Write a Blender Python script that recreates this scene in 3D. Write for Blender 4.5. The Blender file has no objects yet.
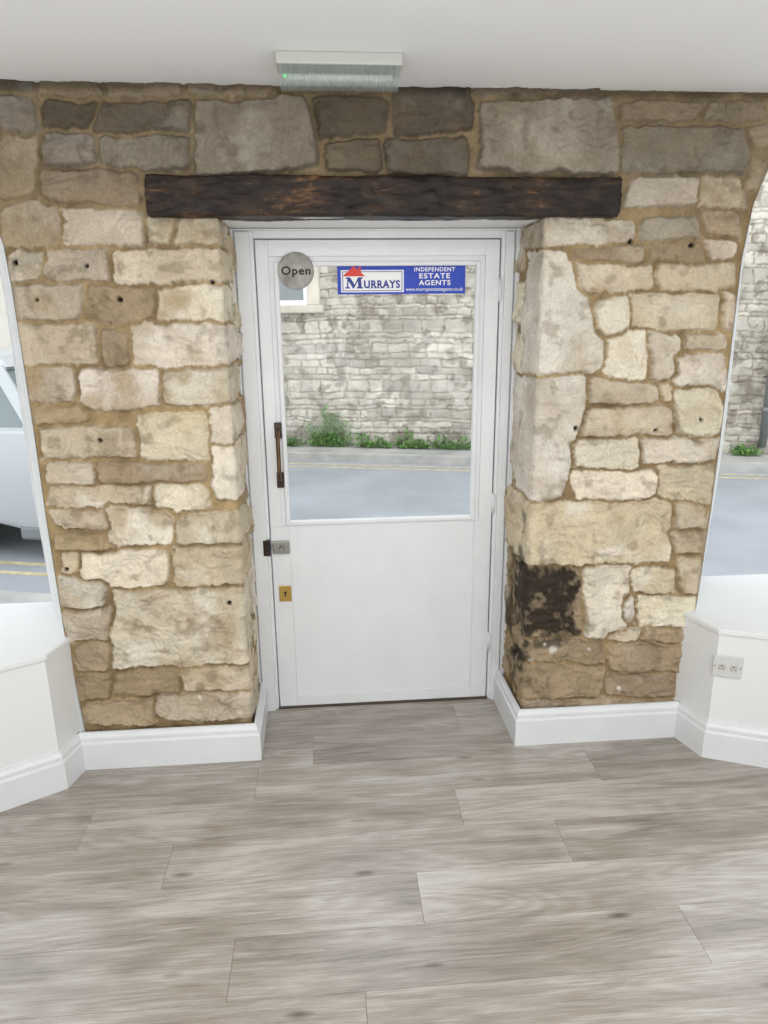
import bpy, bmesh, math, random
import numpy as np
from mathutils import Matrix, Vector
random.seed(7); rng=np.random.default_rng(11)
# ---------------------------------------------------------------- camera and measured room dimensions
H=1.65
F,TH,PS,RO,D,ZC,XDL,XDR,ZDT,DD,XRF,XLF,XWL,XWR=[705.55777,0.27395,0.07679,-0.01009,2.43113,2.32068,-0.24776,0.65495,1.91117,0.32897,0.73047,-0.3361,-0.97995,1.40711]
def camf():
    fwd=np.array([math.sin(PS)*math.cos(TH),math.cos(PS)*math.cos(TH),-math.sin(TH)])
    r0=np.array([math.cos(PS),-math.sin(PS),0]);u0=np.cross(r0,fwd)
    return F,np.array([0,-D,H]),math.cos(RO)*r0+math.sin(RO)*u0,-math.sin(RO)*r0+math.cos(RO)*u0,fwd
C=camf()
def proj(c,P):
    f,o,r,u,w=c; v=np.array(P)-o
    return 384+f*v@r/(v@w),512-f*v@u/(v@w)
def unp(c,px,py,ax,val):
    f,o,r,u,w=c; d=w+(px-384)/f*r-(py-512)/f*u
    t=(val-o[ax])/d[ax]; return o+t*d
def U(px,py,y): q=unp(C,px,py,1,y); return float(q[0]),float(q[2])
def G(px,py,z=0): q=unp(C,px,py,2,z); return float(q[0]),float(q[1])
sc=bpy.context.scene
cd=bpy.data.cameras.new("camera"); co=bpy.data.objects.new("camera",cd); sc.collection.objects.link(co)
cd.lens=F*36/1024; cd.sensor_width=36; cd.clip_start=0.02
r,u,w=C[2],C[3],C[4]
co.matrix_world=Matrix(((r[0],u[0],-w[0],0),(r[1],u[1],-w[1],-D),(r[2],u[2],-w[2],H),(0,0,0,1)))
sc.camera=co
sc.view_settings.view_transform='Standard'
# ---------------------------------------------------------------- helpers
def lin(c): 
    c=np.asarray(c,float)/255.; return np.where(c<=0.04045,c/12.92,((c+0.055)/1.055)**2.4)
def L4(c): v=lin(c); return (float(v[0]),float(v[1]),float(v[2]),1)
class NT:
    def __init__(s,name):
        s.m=bpy.data.materials.new(name); s.m.use_nodes=True; s.t=s.m.node_tree; s.n=s.t.nodes; s.l=s.t.links
        s.b=s.n["Principled BSDF"]; s.out=s.n["Material Output"]
    def add(s,t,**k):
        n=s.n.new(t)
        for a,v in k.items(): setattr(n,a,v)
        return n
    def link(s,a,b): s.l.new(a,b)
def mat(name,col,rough=0.5,metal=0,bump=0,bscale=50,var=0,vscale=4,spec=None,emis=None,estr=0):
    t=NT(name); b=t.b
    b.inputs["Base Color"].default_value=L4(col); b.inputs["Roughness"].default_value=rough; b.inputs["Metallic"].default_value=metal
    if spec is not None: b.inputs["Specular IOR Level"].default_value=spec
    if emis: b.inputs["Emission Color"].default_value=L4(emis); b.inputs["Emission Strength"].default_value=estr
    tc=t.add("ShaderNodeTexCoord")
    if var:
        nz=t.add("ShaderNodeTexNoise"); nz.inputs["Scale"].default_value=vscale; nz.inputs["Detail"].default_value=6
        t.link(tc.outputs["Object"],nz.inputs["Vector"])
        rp=t.add("ShaderNodeValToRGB"); rp.color_ramp.elements[0].position=.3; rp.color_ramp.elements[1].position=.7
        c=np.array(col,float)
        rp.color_ramp.elements[0].color=L4(np.clip(c*(1-var),0,255)); rp.color_ramp.elements[1].color=L4(np.clip(c*(1+var*.5),0,255))
        t.link(nz.outputs["Fac"],rp.inputs["Fac"]); t.link(rp.outputs["Color"],b.inputs["Base Color"])
    if bump:
        n2=t.add("ShaderNodeTexNoise"); n2.inputs["Scale"].default_value=bscale; n2.inputs["Detail"].default_value=5
        t.link(tc.outputs["Object"],n2.inputs["Vector"])
        bp=t.add("ShaderNodeBump"); bp.inputs["Strength"].default_value=bump; bp.inputs["Distance"].default_value=.004
        t.link(n2.outputs["Fac"],bp.inputs["Height"]); t.link(bp.outputs["Normal"],b.inputs["Normal"])
    return t.m
def link(o): sc.collection.objects.link(o); return o
def meta(o,label=None,cat=None,kind=None,group=None):
    if label: o["label"]=label
    if cat: o["category"]=cat
    if kind: o["kind"]=kind
    if group: o["group"]=group
    return o
def mkobj(name,verts,faces,m,smooth=False,parent=None):
    me=bpy.data.meshes.new(name); me.from_pydata([tuple(map(float,v)) for v in verts],[],faces); me.update()
    o=link(bpy.data.objects.new(name,me))
    if m: me.materials.append(m)
    if smooth: me.shade_smooth()
    if parent: o.parent=parent
    return o
def empty(name,loc=(0,0,0)):
    o=link(bpy.data.objects.new(name,None)); o.location=loc; o.empty_display_size=.1
    return o
def par(o,pn):
    o.parent=pn; o.matrix_parent_inverse=Matrix.Translation(-pn.location) if pn.rotation_euler.z==0 else pn.matrix_basis.inverted(); return o
def boxes(name,bl,m,bev=0.002,parent=None,segs=2):
    bm=bmesh.new()
    for (x0,x1,y0,y1,z0,z1) in bl:
        g=bmesh.ops.create_cube(bm,size=1)
        for v in g["verts"]:
            v.co=Vector(((x0+x1)/2+v.co.x*(x1-x0),(y0+y1)/2+v.co.y*(y1-y0),(z0+z1)/2+v.co.z*(z1-z0)))
    if bev: bmesh.ops.bevel(bm,geom=bm.edges[:],offset=bev,segments=segs,affect='EDGES',profile=.5)
    me=bpy.data.meshes.new(name); bm.to_mesh(me); bm.free()
    if m: me.materials.append(m)
    o=link(bpy.data.objects.new(name,me))
    if parent: par(o,parent)
    return o
def prism(name,pts,z0,z1,m,bev=0,parent=None):
    bm=bmesh.new()
    a=[bm.verts.new((x,y,z0)) for x,y in pts]; b=[bm.verts.new((x,y,z1)) for x,y in pts]; n=len(pts)
    bm.faces.new(a[::-1]); bm.faces.new(b)
    for i in range(n): bm.faces.new((a[i],a[(i+1)%n],b[(i+1)%n],b[i]))
    bmesh.ops.recalc_face_normals(bm,faces=bm.faces[:])
    if bev: bmesh.ops.bevel(bm,geom=bm.edges[:],offset=bev,segments=2,affect='EDGES')
    me=bpy.data.meshes.new(name); bm.to_mesh(me); bm.free(); me.materials.append(m)
    o=link(bpy.data.objects.new(name,me))
    if parent: par(o,parent)
    return o
def sweep(name,path,prof,m,side=1,parent=None):
    P=[np.array(q,float) for q in path]; n=len(P); V=[];Fc=[]
    for i in range(n):
        ds=[]
        if i>0: t=P[i]-P[i-1]; ds.append(t/np.linalg.norm(t))
        if i<n-1: t=P[i+1]-P[i]; ds.append(t/np.linalg.norm(t))
        ns=[np.array([t[1],-t[0]])*side for t in ds]
        nn=sum(ns); nn=nn/np.linalg.norm(nn); nn=nn/max(.35,nn@ns[0])
        for (o,z) in prof: V.append((P[i][0]+nn[0]*o,P[i][1]+nn[1]*o,z))
    k=len(prof)
    for i in range(n-1):
        for j in range(k-1):
            Fc.append((i*k+j,(i+1)*k+j,(i+1)*k+j+1,i*k+j+1))
    Fc.append(tuple(range(k))); Fc.append(tuple((n-1)*k+j for j in range(k))[::-1])
    o=mkobj(name,V,Fc,m)
    bm=bmesh.new(); bm.from_mesh(o.data); bmesh.ops.recalc_face_normals(bm,faces=bm.faces[:]); bm.to_mesh(o.data); bm.free()
    if parent: par(o,parent)
    return o
def cyl(name,c,r,h,axis,m,seg=32,bev=0,parent=None,r2=None):
    bm=bmesh.new(); bmesh.ops.create_cone(bm,cap_ends=True,segments=seg,radius1=r,radius2=r if r2 is None else r2,depth=h)
    if bev: bmesh.ops.bevel(bm,geom=[e for e in bm.edges if len(e.link_faces)==2 and abs(e.link_faces[0].normal.z-e.link_faces[1].normal.z)>.5],offset=bev,segments=2,affect='EDGES')
    R={'z':Matrix(),'y':Matrix.Rotation(math.pi/2,4,'X'),'x':Matrix.Rotation(math.pi/2,4,'Y')}[axis]
    bmesh.ops.transform(bm,matrix=Matrix.Translation(c)@R,verts=bm.verts[:])
    me=bpy.data.meshes.new(name); bm.to_mesh(me); bm.free(); me.materials.append(m)
    o=link(bpy.data.objects.new(name,me))
    for q in me.polygons: q.use_smooth=len(q.vertices)==4
    if parent: par(o,parent)
    return o
def join(name,objs):
    bm=bmesh.new(); mats=[]
    me=bpy.data.meshes.new(name)
    for o in objs:
        base=len(bm.faces); t=o.data.copy(); t.transform(o.matrix_basis); bm.from_mesh(t); bm.faces.ensure_lookup_table()
        mi=[]
        for mm in o.data.materials:
            if mm not in mats: mats.append(mm)
            mi.append(mats.index(mm))
        for fc in bm.faces[base:]: fc.material_index=mi[min(fc.material_index,len(mi)-1)]
    bm.to_mesh(me); bm.free()
    for mm in mats: me.materials.append(mm)
    for o in objs: bpy.data.objects.remove(o)
    return link(bpy.data.objects.new(name,me))
def text(name,s,x,y,z,m,w_,h_,parent=None,off=0.0,sp=1.0):
    cu=bpy.data.curves.new(name,'FONT'); cu.body=s; cu.size=.05; cu.extrude=.0006; cu.offset=off; cu.space_character=sp
    o=bpy.data.objects.new(name+"_t",cu); sc.collection.objects.link(o)
    bpy.context.view_layer.update()
    me=bpy.data.meshes.new_from_object(o.evaluated_get(bpy.context.evaluated_depsgraph_get()))
    bpy.data.objects.remove(o)
    c_=np.array([v.co[:] for v in me.vertices]); a=c_.min(0);b=c_.max(0)
    me.transform(Matrix.Translation((x,y,z))@Matrix.Rotation(math.pi/2,4,'X')@Matrix.Diagonal((w_/(b[0]-a[0]),h_/(b[1]-a[1]),1,1))@Matrix.Translation((-(a[0]+b[0])/2,-(a[1]+b[1])/2,0)))
    me.materials.clear(); me.materials.append(m)
    o=link(bpy.data.objects.new(name,me))
    if parent: par(o,parent)
    return o
# ---------------------------------------------------------------- numpy noise
LAT=rng.random((8,256,256))
def vn(X,Z,k=0):
    L=LAT[k%8]; xi=np.floor(X).astype(int); zi=np.floor(Z).astype(int); fx=X-xi; fz=Z-zi
    fx=fx*fx*(3-2*fx); fz=fz*fz*(3-2*fz); x0=xi&255;x1=(xi+1)&255;z0=zi&255;z1=(zi+1)&255
    return (L[z0,x0]*(1-fx)+L[z0,x1]*fx)*(1-fz)+(L[z1,x0]*(1-fx)+L[z1,x1]*fx)*fz
def fbm(X,Z,s,k=0,o=4):
    a=0;t=0;w_=1
    for i in range(o):
        a=a+w_*vn(X*s+17.3*i+k*5.1,Z*s+9.7*i,k+i); t+=w_; w_*=.55; s*=2.07
    return a/t
def ss(a,b,x): t=np.clip((x-a)/(b-a),0,1); return t*t*(3-2*t)
# ---------------------------------------------------------------- stone map
CC=dict(c=(226,216,194),w=(232,224,208),b=(206,192,165),t=(173,154,124),g=(160,149,131),d=(116,105,88),k=(44,37,31))
S="""0,78,34,93,d;0,97,33,130,g;40,79,100,97,t;104,79,180,97,t;185,82,265,98,t;44,101,92,126,d;98,102,186,131,d;192,102,312,168,g;316,98,384,134,d
398,86,472,133,d;477,99,615,168,g;478,88,600,96,t;619,104,700,124,t;704,104,768,120,t;623,128,745,173,g;324,139,381,167,d;388,142,468,170,d;98,134,196,166,g;40,133,93,166,g;0,136,36,200,t
750,124,768,150,t;747,154,764,186,t
44,170,134,204,t;64,208,143,244,b;0,203,58,245,t;148,217,170,241,b;176,220,222,246,b
8,249,42,281,b;48,250,106,281,b;111,250,226,281,b;12,286,78,321,b;84,288,158,320,t;162,288,232,321,c;20,326,99,364,b;104,334,129,366,t;133,324,236,367,c
26,371,73,403,b;78,368,160,405,c;163,368,240,405,b;35,408,88,424,t;40,428,136,458,b;138,413,208,460,b;212,408,242,442,c;46,462,92,484,b;96,460,208,482,t;212,445,244,500,c
50,488,150,506,b;153,486,210,512,c;55,510,108,531,b;112,509,172,543,c;176,514,246,543,b;58,534,108,550,t;84,552,166,584,c;172,546,250,584,b;62,556,80,574,b
63,578,106,608,c;114,590,252,666,c;66,612,108,641,b;72,645,110,672,t;112,669,180,692,t;183,669,253,692,b;78,676,108,700,t;84,703,150,722,t;154,695,256,720,b
546,220,636,243,b;640,220,702,240,g;706,212,738,236,t;628,180,698,206,b;702,178,744,208,b
575,248,642,262,t;646,243,702,262,t;706,240,734,262,b;578,265,655,290,b;659,266,730,290,b;593,300,628,336,c;634,294,720,329,b;724,294,734,330,b
610,332,646,379,c;649,332,680,379,c;684,334,728,351,b;678,356,726,387,c;590,380,660,405,b;664,384,674,405,b;584,408,670,435,b;675,391,721,435,c
573,440,638,468,c;641,438,716,462,c;578,470,656,498,c;660,466,712,502,b;543,503,672,564,b;676,505,707,528,b;672,531,704,553,b
530,568,579,636,t;582,570,630,637,c;635,572,675,593,b;678,556,700,592,b;622,598,638,622,w;641,597,696,626,c;540,640,602,664,t;606,630,640,644,b;645,629,690,643,t
606,647,682,672,t;535,668,602,697,t;607,676,675,698,t;532,700,675,722,t""".replace("\n",";")
polys=[]
for it in S.split(";"):
    a=it.split(","); x0,y0,x1,y1=map(float,a[:4]); jx=min(6,(x1-x0)*.12); jy=min(5,(y1-y0)*.13)
    R=lambda s: random.uniform(-s,s)
    pts=[(x0+R(jx),y0+R(jy)),((x0+x1)/2,y0+R(jy)*.6-1),(x1+R(jx),y0+R(jy)),(x1+R(jx)*.5,(y0+y1)/2),(x1+R(jx),y1+R(jy)),((x0+x1)/2,y1+R(jy)*.6+1),(x0+R(jx),y1+R(jy))]
    polys.append((pts,a[4]))
polys.append(([(538,248),(566,254),(580,285),(606,340),(606,362),(592,373),(538,376)],'w'))
polys.append(([(537,380),(584,377),(587,400),(568,440),(560,500),(536,502)],'w'))
def hull(P):
    P=sorted(set((round(a,5),round(b,5)) for a,b in P))
    def half(Q):
        h=[]
        for q in Q:
            while len(h)>1 and (h[-1][0]-h[-2][0])*(q[1]-h[-2][1])-(h[-1][1]-h[-2][1])*(q[0]-h[-2][0])<=1e-7: h.pop()
            h.append(q)
        return h
    a=half(P); b=half(P[::-1]); return [list(q) for q in a[:-1]+b[:-1]]
S0,S1,Z0,Z1,RS=-2.4,2.9,-0.05,2.40,0.0034
xs=np.arange(S0,S1,RS); zs=np.arange(Z0,Z1,RS); X,Z=np.meshgrid(xs,zs)
n1=fbm(X,Z,9,0); n2=fbm(X,Z,34,1); n3=fbm(X,Z,110,2,3); n4=fbm(X,Z,4,3)
mort=lin((168,146,108)); mort2=lin((142,121,88))
mm_=ss(.35,.65,n4)[...,None]
COL=mort*(1-mm_)+mort2*mm_; COL=COL*(0.72+0.56*n2)[...,None]
HT=0.008*(n2-.5)*2+.006*(n3-.5)+.009*(n1-.5)-.004
Xw=X+(fbm(X,Z,14,4)-.5)*.020+(n2-.5)*.014+(n3-.5)*.004; Zw=Z+(fbm(X,Z,14,5)-.5)*.020+(fbm(X,Z,40,6)-.5)*.012+(n3-.5)*.004
ZS=U(380,217,0)[1]; ZB=ZS+.03
WP=[]
for pts,code in polys:
    W=[list(U(a,b,-.008)) for a,b in pts]
    cz=sum(q[1] for q in W)/len(W); cx=sum(q[0] for q in W)/len(W)
    if cz<ZS:
        ext=random.choice([.16,.40,.40])
        if cx<0:
            if max(q[0] for q in W)>XLF-.06:
                for q in W:
                    if q[0]>XLF-.035: q[0]=XLF+ext
        elif min(q[0] for q in W)<XRF+.06:
            for q in W:
                if q[0]<XRF+.035: q[0]=XRF-ext
    WP.append((hull(W),code,0))
for sd,xc in ((1,XLF),(-1,XRF)):
    z=.02
    while z<ZS:
        h_=random.uniform(.12,.24); e0=random.uniform(.15,.22)
        cds='bct' if z>.62 or sd>0 else 'dtg'
        a0,a1=sorted((xc+sd*e0,xc+sd*.42)); WP.append(([[a0,z],[a1,z],[a1,min(z+h_,ZS+.02)],[a0,min(z+h_,ZS+.02)]],random.choice(cds),-.02)); z+=h_+.015
D1=np.full(X.shape,-9.);D2=np.full(X.shape,-9.);ID=np.full(X.shape,-1)
info=[]
for k_,(W,code,pri) in enumerate(WP):
    A=sum(W[i][0]*W[(i+1)%len(W)][1]-W[(i+1)%len(W)][0]*W[i][1] for i in range(len(W)))
    if A<0: W=W[::-1]
    x0=min(q[0] for q in W)-.04;x1=max(q[0] for q in W)+.04;z0=min(q[1] for q in W)-.04;z1=max(q[1] for q in W)+.04
    i0,i1=max(0,int((z0-Z0)/RS)),min(len(zs),int((z1-Z0)/RS)); j0,j1=max(0,int((x0-S0)/RS)),min(len(xs),int((x1-S0)/RS))
    sl=(slice(i0,i1),slice(j0,j1)); info.append((sl,code,sum(q[0] for q in W)/len(W),sum(q[1] for q in W)/len(W)))
    if i1<=i0 or j1<=j0: continue
    xw=Xw[sl];zw=Zw[sl]; acc=0; kk=1/.005
    for i in range(len(W)):
        a=np.array(W[i]);b=np.array(W[(i+1)%len(W)]);e=b-a;l=np.linalg.norm(e)
        if l<1e-4: continue
        acc=acc+np.exp(-kk*np.clip(((xw-a[0])*(-e[1])+(zw-a[1])*e[0])/l,-.2,.4))
    d=-np.log(acc)/kk+pri
    a1_=D1[sl];a2_=D2[sl]; better=d>a1_
    D2[sl]=np.where(better,a1_,np.maximum(a2_,d)); ID[sl]=np.where(better,k_,ID[sl]); D1[sl]=np.where(better,d,a1_)
GG=np.minimum(D1+.010,(D1-D2)*.5-.0050)
for k_,(sl,code,cx,cz) in enumerate(info):
    own=ID[sl]==k_
    if not own.any(): continue
    d=GG[sl]
    al=ss(-.0015,.0025,d+(n3[sl]-.5)*.009+(n2[sl]-.5)*.007)*own
    bul=random.uniform(.008,.020); tx=random.uniform(-.09,.09);tz=random.uniform(-.17,.06)
    rg=random.uniform(.009,.022)
    o1=random.random()*9
    fa=fbm(X[sl]+o1,Z[sl],8,3,2); fq=np.floor(fa*9)/9+ss(.84,1,(fa*9)%1)/9
    fb_=fbm(X[sl]*.7+o1,Z[sl]*1.7,24,4,2); fr_=np.floor(fb_*8)/8+ss(.75,1,(fb_*8)%1)/8
    chip=ss(.52,.70,fbm(X[sl]+o1,Z[sl],20,6,3))*ss(.028,.004,d)*.009
    h=bul*ss(-.001,.006,d)+np.clip(tx*(X[sl]-cx)+tz*(Z[sl]-cz),-.011,.011)*ss(0,.01,d)+(rg*(n1[sl]-.5)+.040*(fq-.5)+.013*(fr_-.5))*ss(0,.010,d)+.008*(n2[sl]-.5)+.0045*(n3[sl]-.5)-chip
    HT[sl]=HT[sl]*(1-al)+h*al
    base=lin(CC[code])*random.uniform(.80,1.07)*np.array([1,random.uniform(.98,1.01),random.uniform(.96,1.08)])
    pa=fbm(X[sl]+o1,Z[sl],13,5); pb=fbm(X[sl]+o1,Z[sl]+3,6,6)
    col=base*(0.80+0.40*pa)[...,None]*(.93+.14*n3[sl])[...,None]
    brown=lin((168,145,109))
    m1=(ss(.48,.74,pb)*random.choice([.15,.4,.7])*(1 if code in 'cwb' else .5))[...,None]; col=col*(1-m1)+brown*m1
    wht=lin((236,230,216)); m2=(ss(.50,.78,fbm(X[sl],Z[sl]+o1,8,7,5))*random.choice([.25,.6])*(1 if code in 'cwb' else .5 if code=='g' else .3))[...,None]; col=col*(1-m2)+wht*m2
    dk=lin((112,96,72)); m3=(ss(.59,.74,fbm(X[sl]+o1*2,Z[sl],20,3,5))*.42)[...,None]; col=col*(1-m3)+dk*m3
    a3=al[...,None]; COL[sl]=COL[sl]*(1-a3)+col*a3
def blob(px,py,rad,depth,col,st=1,soft=.5,sx=1):
    x,z=U(px,py,-.01); dd=np.hypot((X-x)/sx,(Z-z))+(n2-.5)*rad*1.2+(n1-.5)*rad*.5
    global COL,HT
    m=ss(rad,rad*soft,dd)*st; COL=COL*(1-m[...,None])+lin(col)*m[...,None]; HT=HT-depth*m
for hx,hy in [(38,300),(120,300),(101,440),(229,604),(655,430),(632,241),(14,262),(86,266),(212,282),(575,428),(694,245),(700,420),(66,570)]:
    blob(hx,hy,.009,.014,(28,22,18),1,.7)
# charred block, broken soot on the corner and reveal
brk=ss(.38,.56,fbm(X,Z,22,5))
def soot(x,z,rx,rz,st):
    global COL
    dd=np.hypot((X-x)/rx,(Z-z)/rz)+(n2-.5)*1.3+(n1-.5)*1.1
    m=(ss(1.15,.55,dd)*st*(.2+.8*brk))[...,None]; COL=COL*(1-m)+lin((36,30,25))*m
for a_ in [(XRF-.08,.60,.08,.16,.9),(XRF-.18,.50,.09,.24,.7),(XRF-.05,.76,.045,.11,.7),(XRF-.06,.90,.03,.09,.5),(XRF-.06,.36,.06,.14,.9),(XRF-.14,.24,.08,.11,.65),(XRF-.0,.32,.035,.10,.75),(XRF+.06,.42,.10,.03,.7),(XRF+.04,.24,.07,.05,.6),(XRF+.08,.72,.08,.03,.45),(XRF+.15,.45,.04,.03,.4)]: soot(*a_)
ca,cb2=U(527,569,-.01),U(577,636,-.01)
dbox=np.minimum(np.minimum(X-ca[0]+.016,cb2[0]-X),np.minimum(ca[1]-Z,Z-cb2[1]))+(n2-.5)*.07+(n1-.5)*.07
rid=fbm(X*1.0,Z*3.2,16,2)
mk=ss(-.010,.012,dbox)*(1-.5*ss(.58,.70,fbm(X,Z,24,6)))
ccol=lin((34,28,24))*(.4+1.6*rid)[...,None]
COL=COL*(1-mk[...,None]*.93)+ccol*mk[...,None]*.93; HT=HT+ss(-.004,.008,dbox)*(rid-.5)*.035
for hx,hy,rr in [(532,660,.016),(553,650,.022),(545,645,.014),(200,700,.014),(240,712,.014),(120,662,.010),(620,690,.010),(255,690,.016),(590,650,.010),(530,545,.012)]:
    blob(hx,hy,rr,0,(228,224,213),.8,.3)
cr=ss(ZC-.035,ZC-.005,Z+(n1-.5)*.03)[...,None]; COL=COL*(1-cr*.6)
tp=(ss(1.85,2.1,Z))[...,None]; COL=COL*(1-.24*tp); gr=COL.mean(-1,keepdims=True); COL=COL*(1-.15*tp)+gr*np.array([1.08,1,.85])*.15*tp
def samp(A,s,z):
    fx=np.clip((s-S0)/RS,0,len(xs)-1.001); fz=np.clip((z-Z0)/RS,0,len(zs)-1.001)
    x0=fx.astype(int);z0=fz.astype(int);ax=fx-x0;az=fz-z0
    if A.ndim==3: ax=ax[...,None];az=az[...,None]
    return (A[z0,x0]*(1-ax)+A[z0,x0+1]*ax)*(1-az)+(A[z0+1,x0]*(1-ax)+A[z0+1,x0+1]*ax)*az
EL=[(-.956,.179),(-.979,.538),(-.985,.98),(-.984,1.287),(-.986,1.56),(-.988,1.74),(-.993,1.868),(-1.03,1.99),(-1.12,2.076),(-1.282,2.145),(-1.48,2.19),(-1.66,2.205)]
ER=[(1.359,.141),(1.397,.573),(1.408,.93),(1.412,1.234),(1.411,1.56),(1.411,1.814),(1.428,1.99),(1.465,2.099),(1.56,2.17),(1.728,2.225),(1.90,2.25),(2.12,2.262)]
def edge(E,z):
    zz=np.array([e[1] for e in E]);xx=np.array([e[0] for e in E]); return np.interp(z,zz,xx)
CRL,CRR=EL[-1][1],ER[-1][1]
XFL=U(229,240,DD)[0]; XFR=U(519,240,DD)[0]
sheets=[]
def grid(Px,Py,Pz,Col,flip=False,keep=None):
    n,m_=Px.shape; idx=np.arange(n*m_).reshape(n,m_)
    a=idx[:-1,:-1].ravel();b=idx[:-1,1:].ravel();c=idx[1:,1:].ravel();d=idx[1:,:-1].ravel()
    f=np.stack([a,b,c,d],1) if not flip else np.stack([a,d,c,b],1)
    if keep is not None: f=f[(keep[:-1,:-1]&keep[1:,1:]).ravel()]
    sheets.append((np.stack([Px.ravel(),Py.ravel(),Pz.ravel()],1),f,Col.reshape(-1,3)))
def pier(side):
    E=EL if side<0 else ER; XC=XLF if side<0 else XRF; XB=XFL if side<0 else XFR
    zz=np.arange(0,ZB,.0034); 
    ang=math.atan2(DD,abs(XB-XC)) ; Lr=math.hypot(DD,XB-XC)+.01; rr=.016
    nu=330; t=np.linspace(0,1,nu)
    out=edge(E,zz)[:,None]
    dist_end=XC-side*Lr
    s=out+(dist_end-out)*t[None,:]
    q=(s-XC)*(-side)
    qq=np.linspace(-1.6,Lr+.02,4000); phi=ang*ss(-rr,rr,qq); dq=qq[1]-qq[0]
    px=np.cumsum(np.cos(phi))*dq; py=np.cumsum(np.sin(phi))*dq
    px-=np.interp(-1,qq,px)+1; py-=py[0]
    x=np.interp(q,qq,px); y=np.interp(q,qq,py); ph=np.interp(q,qq,phi)
    z=np.repeat(zz[:,None],nu,1)
    h=samp(HT,s,z); ed=ss(0,.025,np.abs(s-out)); h=h*ed
    nx=np.sin(ph); ny=-np.cos(ph)
    nearc=np.exp(-(q/.045)**2)*.45+.30*(q>0)
    h=h*(1-nearc)+.006*nearc
    arr=np.exp(-(q/.02)**2)*(fbm(s*0+z,z,14,2)-.6)*.014
    h=h+arr
    X_=XC+(-side)*(x+nx*h); Y_=y+ny*h
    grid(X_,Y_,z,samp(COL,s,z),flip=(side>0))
pier(-1); pier(1)
zz=np.arange(ZB-.004,ZC+.012,.0034); ssx=np.arange(-2.38,2.85,.0036); s,z=np.meshgrid(ssx,zz)
lo=np.where(z>CRL,-3.,edge(EL,np.minimum(z,CRL))); hi=np.where(z>CRR,3.5,edge(ER,np.minimum(z,CRR)))
h=samp(HT,s,z)*np.clip(np.minimum(ss(0,.02,s-lo),ss(0,.02,hi-s)),0,1)
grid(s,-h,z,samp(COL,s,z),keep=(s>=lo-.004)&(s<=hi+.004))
V=np.concatenate([a[0] for a in sheets]); off=0; FF=[]
for a in sheets: FF.append(a[1]+off); off+=len(a[0])
FF=np.concatenate(FF); CO=np.concatenate([a[2] for a in sheets])
def quadcore(x0,x1,z0,z1,y):
    global V,FF,CO
    b=len(V); V=np.concatenate([V,[(x0,y,z0),(x1,y,z0),(x1,y,z1),(x0,y,z1)]]); FF=np.concatenate([FF,[[b,b+1,b+2,b+3]]]); CO=np.concatenate([CO,np.repeat([lin((190,180,160))],4,0)])
quadcore(-1.12,XFL,-.1,ZC+.02,DD+.12); quadcore(XFR,1.50,-.1,ZC+.02,DD+.12); quadcore(XFL,XFR,ZS+.01,ZC+.02,DD+.12)
me=bpy.data.meshes.new("wall_front"); me.vertices.add(len(V)); me.vertices.foreach_set("co",V.astype(np.float32).ravel())
me.loops.add(FF.size); me.loops.foreach_set("vertex_index",FF.astype(np.int32).ravel())
me.polygons.add(len(FF)); me.polygons.foreach_set("loop_start",np.arange(0,FF.size,4,dtype=np.int32))
me.polygons.foreach_set("use_smooth",np.ones(len(FF),dtype=bool))
at=me.color_attributes.new("stone",'FLOAT_COLOR','POINT'); at.data.foreach_set("color",np.concatenate([CO,np.ones((len(CO),1))],1).astype(np.float32).ravel())
me.update(calc_edges=True); me.validate()
def attrmat(name,attr,rough,bs,bd,n=160,mulr=.25):
    t=NT(name); a=t.add("ShaderNodeAttribute",attribute_name=attr); tc=t.add("ShaderNodeTexCoord")
    nz=t.add("ShaderNodeTexNoise"); nz.inputs["Scale"].default_value=n; nz.inputs["Detail"].default_value=6; nz.inputs["Roughness"].default_value=.7
    t.link(tc.outputs["Object"],nz.inputs["Vector"])
    mr=t.add("ShaderNodeMapRange"); mr.inputs["From Min"].default_value=.3; mr.inputs["From Max"].default_value=.7; mr.inputs["To Min"].default_value=1-mulr; mr.inputs["To Max"].default_value=1+mulr*.6
    t.link(nz.outputs["Fac"],mr.inputs["Value"])
    mx=t.add("ShaderNodeVectorMath",operation='SCALE'); t.link(a.outputs["Color"],mx.inputs[0]); t.link(mr.outputs["Result"],mx.inputs["Scale"])
    t.link(mx.outputs[0],t.b.inputs["Base Color"])
    bp=t.add("ShaderNodeBump"); bp.inputs["Strength"].default_value=bs; bp.inputs["Distance"].default_value=bd
    t.link(nz.outputs["Fac"],bp.inputs["Height"]); t.link(bp.outputs["Normal"],t.b.inputs["Normal"])
    t.b.inputs["Roughness"].default_value=rough; t.b.inputs["Specular IOR Level"].default_value=.25
    return t.m
M_stone=attrmat("rubble_stone","stone",.85,.7,.005,130,.2)
me.materials.append(M_stone)
wf=link(bpy.data.objects.new("wall_front",me)); meta(wf,kind="structure",label="rubble stone wall with sandy mortar around the doorway")
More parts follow.
